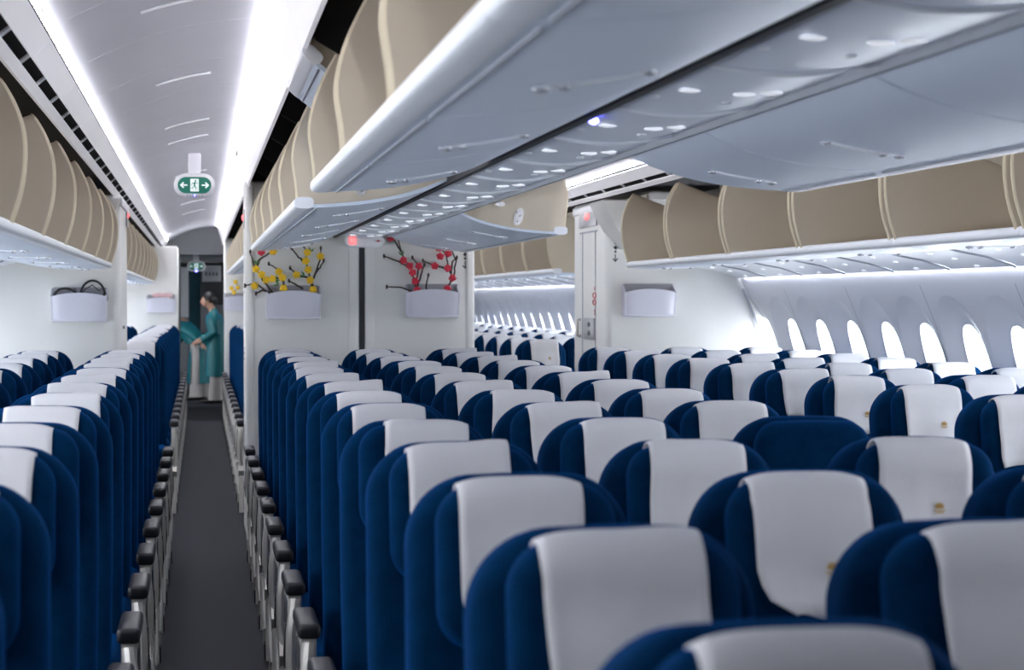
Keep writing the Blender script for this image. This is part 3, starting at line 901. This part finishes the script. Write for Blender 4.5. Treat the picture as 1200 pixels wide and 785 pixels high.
branch('right branch of red blossoms in the centre wall pocket', [
    [(815, 558), (830, 520), (842, 495), (826, 460), (820, 412), (792, 388), (755, 375)], [(825, 465), (777, 453), (737, 436)], [(836, 480), (840, 440), (852, 430), (832, 390)], [(822, 412), (826, 395), (835, 388)], [(845, 500), (850, 450), (856, 425)]],
    [(822, 535), (840, 497), (823, 463), (825, 411), (797, 421), (792, 391), (766, 378), (778, 455)], [(838, 505, .4)], M['red'], (818, 565), 'red blossom branches', yy)
t = thing('blossom_branch', 'small yellow blossom sprig in the far right wall pocket', 'branch', (qB.x, YE - .05, qB.z + .16))
MB().tube([(0, 0, -.05), (-.02, 0, .06), (.03, 0, .14), (.0, 0, .22)], .006, 6).build('branch_stem', M['bark'], t)
for p in ((-.02, .07), (.03, .13), (0, .2), (-.05, .12)): MB().ball((p[0], -.01, p[1]), (.028, .012, .028), 8, 5).build('blossom', M['yellow'], t)

# ================================================================ SIGNS
def flat(mb, pts, y, d=.002): mb.prism(pts, 'y', y - d, y); return mb
def stadium(hw, hh, n=10):
    r = hh; pts = []
    for k in range(n + 1): a = -PI / 2 + PI * k / n; pts.append((hw - r + r * math.cos(a), r * math.sin(a)))
    for k in range(n + 1): a = PI / 2 + PI * k / n; pts.append((-hw + r + r * math.cos(a), r * math.sin(a)))
    return pts
def exit_sign(c, w, label, ceil_z, blue):
    t = thing('exit_sign', label, 'sign', c, 0, 'green exit signs over the aisle')
    s_ = w / .26
    rings = [[(x, y, z) for x, z in stadium(hw * s_, hh * s_, 12)] for (hw, hh, y) in ((.118, .062, -.004), (.130, .075, .004), (.130, .075, .05), (.12, .065, .056))]
    MB().loft(rings).build('sign_housing', M['white'], t, 40)
    MB().prism(stadium(.106 * s_, .052 * s_, 12), 'y', -.009, -.003).build('sign_face', M['green'], t)
    ic = MB(); P = lambda pts: [(x * s_, z * s_) for x, z in pts]
    # left and right arrows
    for d in (-1, 1):
        ic.prism(P([(d * .045, -.004), (d * .078, -.004), (d * .078, .004), (d * .045, .004)]), 'y', -.011, -.008)
        ic.prism(P([(d * .092, 0), (d * .072, .020), (d * .066, .014), (d * .080, 0)]), 'y', -.011, -.008)
        ic.prism(P([(d * .092, 0), (d * .080, 0), (d * .066, -.014), (d * .072, -.020)]), 'y', -.011, -.008)
    ic.prism(P([(-.026, -.040), (.026, -.040), (.026, .040), (-.026, .040)]), 'y', -.011, -.008)
    ic.build('pictogram', M['signwhite'], t)
    rm = MB()
    hd = [(.006 + .006 * math.cos(2 * PI * k / 10), .027 + .006 * math.sin(2 * PI * k / 10)) for k in range(10)]
    rm.prism(P(hd), 'y', -.013, -.010)
    for pl in ([(-.004, .019), (.008, .018), (.004, -.004), (-.006, -.004)], [(-.003, .018), (-.018, .012), (-.020, .0), (-.016, .001), (-.014, .009), (-.004, .011)],
               [(.006, .017), (.016, .008), (.022, .010), (.021, .014), (.015, .013), (.008, .02)], [(.003, -.003), (.012, -.014), (.010, -.030), (.005, -.030), (.006, -.016), (-.004, -.006)],
               [(-.006, -.003), (-.002, -.012), (-.014, -.022), (-.022, -.020), (-.022, -.016), (-.014, -.016), (-.008, -.011)]):
        rm.prism(P(pl), 'y', -.013, -.010)
    rm.build('running_figure', M['green'], t)
    MB().box(-.04 * s_, .04 * s_, .012, .045, .06 * s_, ceil_z - c[2] + .01, .008).build('mount', M['ceil'], t)
    dt = MB()
    for k in range(6): dt.ball((-.045 * s_ + .018 * s_ * k, -.002, -.067 * s_), .004 * s_, 6, 4)
    dt.build('vent_dot', M['ink'], t)
    MB().ball((0, -.004, -.067 * s_), .006 * (2.2 if blue else .8), 8, 5).build('indicator_lamp', M['bluelit'], t)
    return t
c1 = world_at(228, 217, 12.75); exit_sign((c1.x, c1.y, c1.z), .26, 'green oval exit sign hanging from the aisle ceiling near the dividing wall', 2.45, False)
c2 = world_at(230, 312, 27.2); exit_sign((c2.x, c2.y, c2.z), .25, 'small far green exit sign above the attendants', 2.14, True)

# lit sign box on the centre wall
cs = world_at(427, 282, YD - .05)
t = thing('information_sign', 'white oblong sign box with lit red symbols at top of the centre wall', 'sign', (cs.x, YD - .03, cs.z))
rings = [[(x, y, z) for x, z in stadium(hw, hh, 8)] for (hw, hh, y) in ((.120, .036, -.075), (.130, .045, -.065), (.130, .045, .03))]
MB().loft(rings).build('sign_housing', M['white'], t, 40)
ic = MB()
fr = lambda x0, x1, z0, z1: ic.box(x0, x1, -.080, -.074, z0, z1)
for zc in (.017, -.013):
    fr(-.098, -.062, zc - .011, zc - .0085); fr(-.098, -.062, zc + .0085, zc + .011); fr(-.098, -.0955, zc - .011, zc + .011); fr(-.0645, -.062, zc - .011, zc + .011)
    ic.ball((-.080, -.078, zc + .004), (.0045, .003, .0045), 8, 5); ic.prism([(-.090, zc - .007), (-.070, zc - .007), (-.075, zc), (-.085, zc)], 'y', -.080, -.074)
ic.build('lit_symbol', M['redlit'], t)
MB().prism([(.062, -.004), (.078, -.001), (.086, .006), (.094, -.001), (.110, -.004), (.094, -.007), (.086, -.011), (.078, -.007)], 'y', -.079, -.074).build('logo_mark', M['redmark'], t)
MB().box(.058, .114, -.078, -.0745, -.0045, -.0025).build('logo_line', M['ink'], t)

def arrow_decal(px, py, lab):
    c = world_at(px, py, YD); m = MB()
    y = -.003
    m.prism([(0, .055), (.014, .040), (0, .025), (-.014, .040)], 'y', y, 0)
    m.ball((0, -.002, .068), (.007, .002, .007), 8, 4); m.ball((0, -.002, .012), (.008, .002, .008), 8, 4)
    m.box(-.003, .003, y, 0, -.045, -.005)
    m.prism([(0, -.058), (.020, -.036), (.014, -.032), (0, -.046), (-.014, -.032), (-.020, -.036)], 'y', y, 0)
    o = m.build('wall_decal', M['ink'], loc=(c.x, YD - .001, c.z)); tag(o, lab, 'decal')
arrow_decal(545, 305, 'small dark symbol and down arrow decal on the centre dividing wall')
arrow_decal(721, 297, 'small dark symbol and down arrow decal on the right dividing wall')

# ---- right closet end face fittings (face at x = 2.69, looking towards -x)
XE = 2.69
def on_end(px, py): return world_at_x(px, py, XE)
t_ = on_end(690, 254)
t = thing('call_light', 'square grey panel with a glowing red call light on the right closet', 'light', (XE, t_.y, t_.z), 0)
a, b = on_end(700, 240), on_end(680, 268)
hy = abs(b.y - a.y) / 2; hz = abs(a.z - b.z) / 2
MB().box(-.012, 0, -hy, hy, -hz, hz, .004).build('panel_plate', M['plate'], t)
MB().ball((-.014, 0, .0), (.010, hy * .28, .024), 10, 6).build('call_lamp', M['redglow'], t)
dp = MB()
for px in (683, 698):
    q = on_end(px, 320); dp.box(XE - .004, XE, q.y - .006, q.y + .006, .6, 2.0)
q0 = on_end(700, 272).y; q1 = on_end(680, 272).y; dp.box(XE - .004, XE, q0, q1, on_end(690, 272).z - .006, on_end(690, 272).z + .006)
struct(dp.build('trim_16', M['greyseam']))
c = on_end(691, 385)
t = thing('switch_plate', 'grey switch plate with two dark sockets low on the right closet', 'switch plate', (XE, c.y, c.z))
a, b = on_end(697, 373), on_end(685, 397); hy = abs(b.y - a.y) / 2; hz = abs(a.z - b.z) / 2
MB().box(-.010, 0, -hy, hy, -hz, hz, .004).build('plate_body', M['plate'], t)
for dz in (.03, -.03): MB().ball((-.010, -.02, dz), (.006, hy * .3, .018), 8, 5).build('socket', M['ink'], t)
c = on_end(681, 384)
o = MB().tube([(XE - .004, c.y, c.z - .06), (XE - .03, c.y, c.z - .05), (XE - .03, c.y, c.z + .05), (XE - .004, c.y, c.z + .06)], .012, 8).build('door_latch', M['silver'])
tag(o, 'slim metal latch beside the switch plate on the right closet', 'latch')
m = MB()
for (px, py) in ((697, 346), (697, 354)):
    c = on_end(px, py); m.tube([(XE - .002, c.y + .05 * math.cos(2 * PI * k / 14), c.z + .018 * math.sin(2 * PI * k / 14)) for k in range(15)], .005, 5)
c = on_end(697, 338); m.box(XE - .003, XE, c.y - .012, c.y + .012, c.z - .012, c.z + .012); c = on_end(697, 366); m.box(XE - .003, XE, c.y - .01, c.y + .01, c.z - .02, c.z + .02)
o = m.build('warning_decal', M['redmark']); tag(o, 'red warning symbols decal on the edge of the right closet', 'decal')
# call lights on the left closet and on the centre wall's post
c = world_at_x(149, 256, -.505)
t = thing('call_light', 'narrow panel with a red call light at the top of the left closet', 'light', (-.51, c.y, c.z))
MB().box(0, .010, -.12, .12, -.06, .06, .003).build('panel_plate', M['plate'], t); MB().ball((.012, 0, .02), (.010, .035, .018), 8, 5).build('call_lamp', M['redglow'], t)
c = world_at(288, 256, YD - .03)
t = thing('call_light', 'narrow panel with a red call light on the post of the centre wall', 'light', (.285, YD + .10, c.z))
MB().box(-.006, 0, -.09, .09, -.06, .06, .002).build('panel_plate', M['plate'], t); MB().ball((-.007, -.03, .01), (.010, .035, .022), 8, 5).build('call_lamp', M['redglow'], t)
m = MB()
for dz in (1.62, 1.60, 1.57, 1.20, 1.17, 1.13): m.box(.2825, .2855, YD + .06, YD + .12, dz, dz + .012)
o = m.build('small_decal', M['ink']); tag(o, 'tiny dark markings on the end post of the centre wall', 'decal')
m = MB()
for dz in (1.06, 1.10, 1.33): m.box(-.511, -.507, YD + .35, YD + .6, dz, dz + .02)
m.box(-.511, -.505, YD + .3, YD + .6, .98, 1.05)
o = m.build('small_decal', M['ink']); tag(o, 'small dark markings on the end of the left closet', 'decal')

# ================================================================ FAR GALLEY
t = thing('galley_curtain', 'dark teal curtain hanging behind the attendants', 'curtain', (0, 31.55, 0))
m = MB(); w0 = world_at(221, 330, 31.55).x; w1 = world_at(235, 330, 31.55).x
pts = [(w0 + (w1 - w0) * k / 24, .02 * math.sin(k * 1.5)) for k in range(25)]
m.loft([[(p[0], p[1], z) for p in pts] + [(p[0], p[1] + .01, z) for p in pts][::-1] for z in (.05, 1.0, 2.12)]); m.build('curtain_cloth', M['curtain'], t)
MB().tube([(w0 - .1, 0, 2.125), (w1 + .3, 0, 2.125)], .012, 8).build('curtain_rail', M['silver'], t)
t = thing('galley_cabinet', 'dark galley cabinet at the far end of the aisle', 'cabinet', (0, 32.0, 0))
MB().box(-.9, .9, 0, .46, 0, 2.1, .01).build('cabinet_body', M['galley'], t)
for (x0, x1) in ((-.85, -.45), (-.43, -.03), (-.01, .39), (.41, .81)):
    for (z0, z1) in ((.1, .95), (1.0, 1.45), (1.5, 2.0)):
        d = MB().box(x0, x1, -.018, 0, z0, z1, .006).build('cabinet_door', M['galleygrey'] if z0 < 1.2 else M['galley'], t)
        MB().box((x0 + x1) / 2 - .05, (x0 + x1) / 2 + .05, -.035, -.018, z1 - .06, z1 - .04, .004).build('door_handle', M['silver'], d)
c = world_at(246, 320, 31.9); k = 31.9 / F
o = MB().box(c.x - 9 * k, c.x + 13 * k, 31.90, 31.955, c.z - 10 * k, c.z + 9 * k, .01).build('storage_box', M['paper']); tag(o, 'pale storage unit with small dark marks above the attendants', 'box')
m = MB()
for i in range(4): m.box(c.x + (-5 + 4 * i) * k, c.x + (-3.4 + 4 * i) * k, 31.885, 31.905, c.z - 3 * k, c.z + 1 * k)
m.build('box_mark', M['ink'], o)
c = world_at(216, 335, 31.96)
o = MB().box(c.x - .07, c.x + .07, 31.93, 31.955, c.z - .5, c.z + .3, .004).build('paper_sheet', M['paper']); tag(o, 'white notice sheet on the galley wall left of the curtain', 'paper')
c = world_at(240, 440, 31.0)
o = MB().box(c.x - .16, c.x + .16, 30.9, 31.3, 0, .98, .02).build('service_cart', M['galleygrey']); tag(o, 'grey service cart standing behind the two attendants', 'cart')

# ================================================================ ATTENDANTS
def skin_body(name, parent, J, E, mt, root):
    me = bpy.data.meshes.new(name); me.from_pydata([j[0] for j in J], [], E); me.materials.append(mt)
    o = bpy.data.objects.new(name, me); COL.objects.link(o); o.parent = parent
    md = o.modifiers.new('skin', 'SKIN'); md.use_smooth_shade = True
    for i, j in enumerate(J):
        sv = me.skin_vertices[0].data[i]; r = j[1]; sv.radius = (r, r) if not isinstance(r, tuple) else r
        sv.use_root = (i == root)
    sb = o.modifiers.new('sub', 'SUBSURF'); sb.levels = 1; sb.render_levels = 2
    return o
def ell(c, rx, ry, n=20, tilt=0):
    return [(c[0] + rx * math.cos(2 * PI * k / n), c[1] + ry * math.sin(2 * PI * k / n), c[2] + tilt * math.cos(2 * PI * k / n)) for k in range(n)]
def attendant(label, loc, rotz, lean, arms, skirt=False):
    """faces +x in its own frame; lean = forward shift of the shoulders"""
    t = thing('person', label, 'person', loc, rotz, None)
    H = 1.66
    hip = .86; sh = Vector((lean, 0, 1.34 - abs(lean) * .35)); nk = sh + Vector((.025 + lean * .15, 0, .085)); hd = nk + Vector((.045 + lean * .25, 0, .115))
    J = [((0, 0, hip), (.11, .13)), ((lean * .4, 0, 1.06), (.095, .11)), ((lean * .85, 0, sh.z - .08), (.10, .13)), (tuple(sh + Vector((0, 0, .02))), (.06, .07)), (tuple(nk), .045), (tuple(hd + Vector((-.005, 0, -.03))), .070), (tuple(hd + Vector((0, 0, .05))), .075)]
    E = [(0, 1), (1, 2), (2, 3), (3, 4), (4, 5), (5, 6)]
    for s_ in (-1, 1):
        i = len(J)
        J += [((.0, s_ * .085, hip - .08), .085), ((.02 * s_, s_ * .09, .47), .055), ((-.02 + .05 * s_, s_ * .085, .09), .038), ((.10 + .05 * s_, s_ * .09, .03), .030)]
        E += [(0, i), (i, i + 1), (i + 1, i + 2), (i + 2, i + 3)]
    for s_, el, ha in arms:
        i = len(J); shp = sh + Vector((0, s_ * .17, -.02)); el = Vector(el); ha = Vector(ha)
        d = (ha - el).normalized(); palm = ha + d * .07
        J += [(tuple(shp), .050), (tuple(el), .038), (tuple(ha), .026), (tuple(palm), (.026, .034))]
        E += [(2, i), (i, i + 1), (i + 1, i + 2), (i + 2, i + 3)]
        side = d.cross(Vector((0, 0, 1))).normalized(); dn = side.cross(d)
        for f in range(4):
            k = len(J); off = side * (.024 - .016 * f); ln = (.065, .075, .070, .055)[f]
            J += [(tuple(palm + off + d * .02), .010), (tuple(palm + off + d * (.02 + ln * .55) - dn * .0), .009), (tuple(palm + off * .9 + d * (.02 + ln * .9) + dn * .022 * -1), .008)]
            E += [(i + 3, k), (k, k + 1), (k + 1, k + 2)]
        k = len(J); J += [(tuple(ha + d * .03 + side * .036), .011), (tuple(ha + d * .075 + side * .046 - dn * .012), .009)]; E += [(i + 3, k), (k, k + 1)]
    skin_body('body', t, J, E, M['skin'], 0)
    # tunic: bodice, flaps, sleeves
    tu = MB(); rings = []
    for (u, rx, ry) in ((0, .135, .175), (.12, .12, .155), (.3, .108, .140), (.5, .115, .15), (.72, .125, .165), (.9, .105, .175), (1.0, .06, .08), (1.12, .05, .052)):
        z = hip + (sh.z + .02 - hip) * u; x = lean * min(1.05, u) ; rings.append(ell((x, 0, z), rx * (1 + 1.5 * abs(lean) * (u < .95)), ry * (1 + .25 * abs(lean))))
    tu.loft(rings, caps=False); tu.build('tunic', M['teal'], t, 60)
    fl_ = MB()
    for s_ in (-1, 1):
        pts = []
        for (z, w_, d) in ((hip + .03, .15, .125), (.62, .17, .15), (.40, .19, .17), (.26, .20, .175)):
            pts.append([(s_ * (d * (1 - .45 * (k / 6 * 2 - 1) ** 2) + .01 * math.sin(k * 2)), (-1 + 2 * k / 6) * w_, z) for k in range(7)] )
        rings = [p + [(q[0] - s_ * .012, q[1], q[2]) for q in p][::-1] for p in pts]
        fl_.loft(rings)
    if skirt:
        fl_ = MB(); fl_.loft([ell((0, 0, z), rx, ry) for z, rx, ry in ((hip + .16, .118, .15), (hip, .15, .195), (.7, .16, .20), (.5, .17, .205), (.40, .175, .21))], caps=False)
    fl_.build('tunic_flap', M['teal'], t, 60)
    for s_, el, ha in arms:
        shp = sh + Vector((0, s_ * .15, -.02)); el = Vector(el); ha = Vector(ha)
        MB().tube([shp + Vector((0, -s_ * .04, .01)), shp, shp.lerp(el, .5), el, el.lerp(ha, .5), ha], [.07, .078, .064, .054, .046, .042], 12).build('sleeve', M['teal'], t, 60)
    for s_ in (-1, 1):
        tr_ = MB(); tr_.loft([ell((0, s_ * .08, hip + .02), .115, .095), ell((.01 * s_, s_ * .085, .6), .095, .085), ell((.02 * s_, s_ * .09, .3), .09, .085), ell((.03 * s_, s_ * .088, .05), .10, .09)])
        tr_.build('trouser_leg', M['trouser'], t, 60)
        MB().ball((.09 + .05 * s_, s_ * .09, .035), (.12, .042, .035), 10, 6).build('shoe', M['shoe'], t)
    # hair and face
    hr = MB(); hr.ball((hd.x - .022, 0, hd.z + .035), (.092, .085, .10), 14, 9); hr.ball((hd.x - .105, 0, hd.z + .0), (.05, .055, .05), 10, 6)
    hr.build('hair', M['hair'], t)
    fc = MB(); fc.ball((hd.x + .025, 0, hd.z - .015), (.066, .062, .085), 12, 8); fc.ball((hd.x + .092, 0, hd.z - .018), (.014, .010, .016), 8, 5)
    for s_ in (-1, 1): fc.ball((hd.x - .005, s_ * .070, hd.z - .01), (.014, .008, .024), 8, 5)
    fc.build('face', M['skin'], t)
    ey = MB()
    for s_ in (-1, 1): ey.ball((hd.x + .084, s_ * .026, hd.z + .0), (.006, .011, .005), 8, 4)
    ey.build('eye', M['hair'], t)
    MB().ball((hd.x + .083, 0, hd.z - .055), (.006, .018, .006), 8, 4).build('mouth', M['redmark'], t)
    return t
# right attendant faces left (towards -x)
pr = world_at(253, 473, 29.5)
attendant('attendant with dark hair in a teal tunic, standing and facing left', (pr.x + .02, 29.5, 0), PI, .05,
          [(1, (.02, .20, 1.06), (.22, .10, .93)), (-1, (.04, -.20, 1.06), (.24, -.08, .95))], True)
pl_ = world_at(229, 470, 30.45)
attendant('attendant in a teal tunic and white trousers, bending behind the left wall', (pl_.x + .06, 30.45, 0), PI - .35, .36,
          [(1, (.05, .22, 1.0), (-.10, .20, .86)), (-1, (.30, -.20, .98), (.42, -.10, .86))])
c = world_at(241, 396, 29.5)
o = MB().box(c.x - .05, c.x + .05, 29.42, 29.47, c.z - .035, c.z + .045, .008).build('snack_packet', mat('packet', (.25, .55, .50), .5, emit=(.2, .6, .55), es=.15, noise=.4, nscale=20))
tag(o, 'small bright packet held between the two attendants', 'packet')

# ================================================================ WORLD AND LIGHT
for nm, x, r in (('right', 4.12, PI / 2), ('left', MX(4.12), -PI / 2)):
    l = bpy.data.lights.new('daylight', 'AREA'); l.shape = 'RECTANGLE'; l.size = .75; l.size_y = 29; l.energy = 1150; l.color = (.93, .96, 1)
    lo = bpy.data.objects.new('daylight', l); COL.objects.link(lo); lo.location = (x, 15.8, 1.25); lo.rotation_euler = (0, r, 0)
    tag(lo, 'bright daylight outside the %s cabin windows' % nm, 'daylight')
for (x, y, z, e, sx) in ((.05, 29.2, 2.12, 7, .5), (.0, 25.5, 2.25, 5, .4)):  # added fill lights that lift the dark far end and the attendants
    l = bpy.data.lights.new('galley_fill', 'AREA'); l.energy = e; l.size = sx; l.color = (.9, .95, 1)
    lo = bpy.data.objects.new('galley_fill', l); COL.objects.link(lo); lo.location = (x, y, z); tag(lo, 'added fill light above the far %s' % ('galley' if y > 28 else 'aisle end'), 'lamp')

w = bpy.data.worlds.new('world'); S.world = w; w.use_nodes = True
w.node_tree.nodes['Background'].inputs[0].default_value = (.92, .96, 1, 1); w.node_tree.nodes['Background'].inputs[1].default_value = 5.0
S.view_settings.view_transform = 'Standard'; S.view_settings.look = 'None'; S.view_settings.exposure = .25
S.cycles.max_bounces = 10; S.cycles.diffuse_bounces = 6; S.cycles.transparent_max_bounces = 8; S.cycles.sample_clamp_indirect = 6
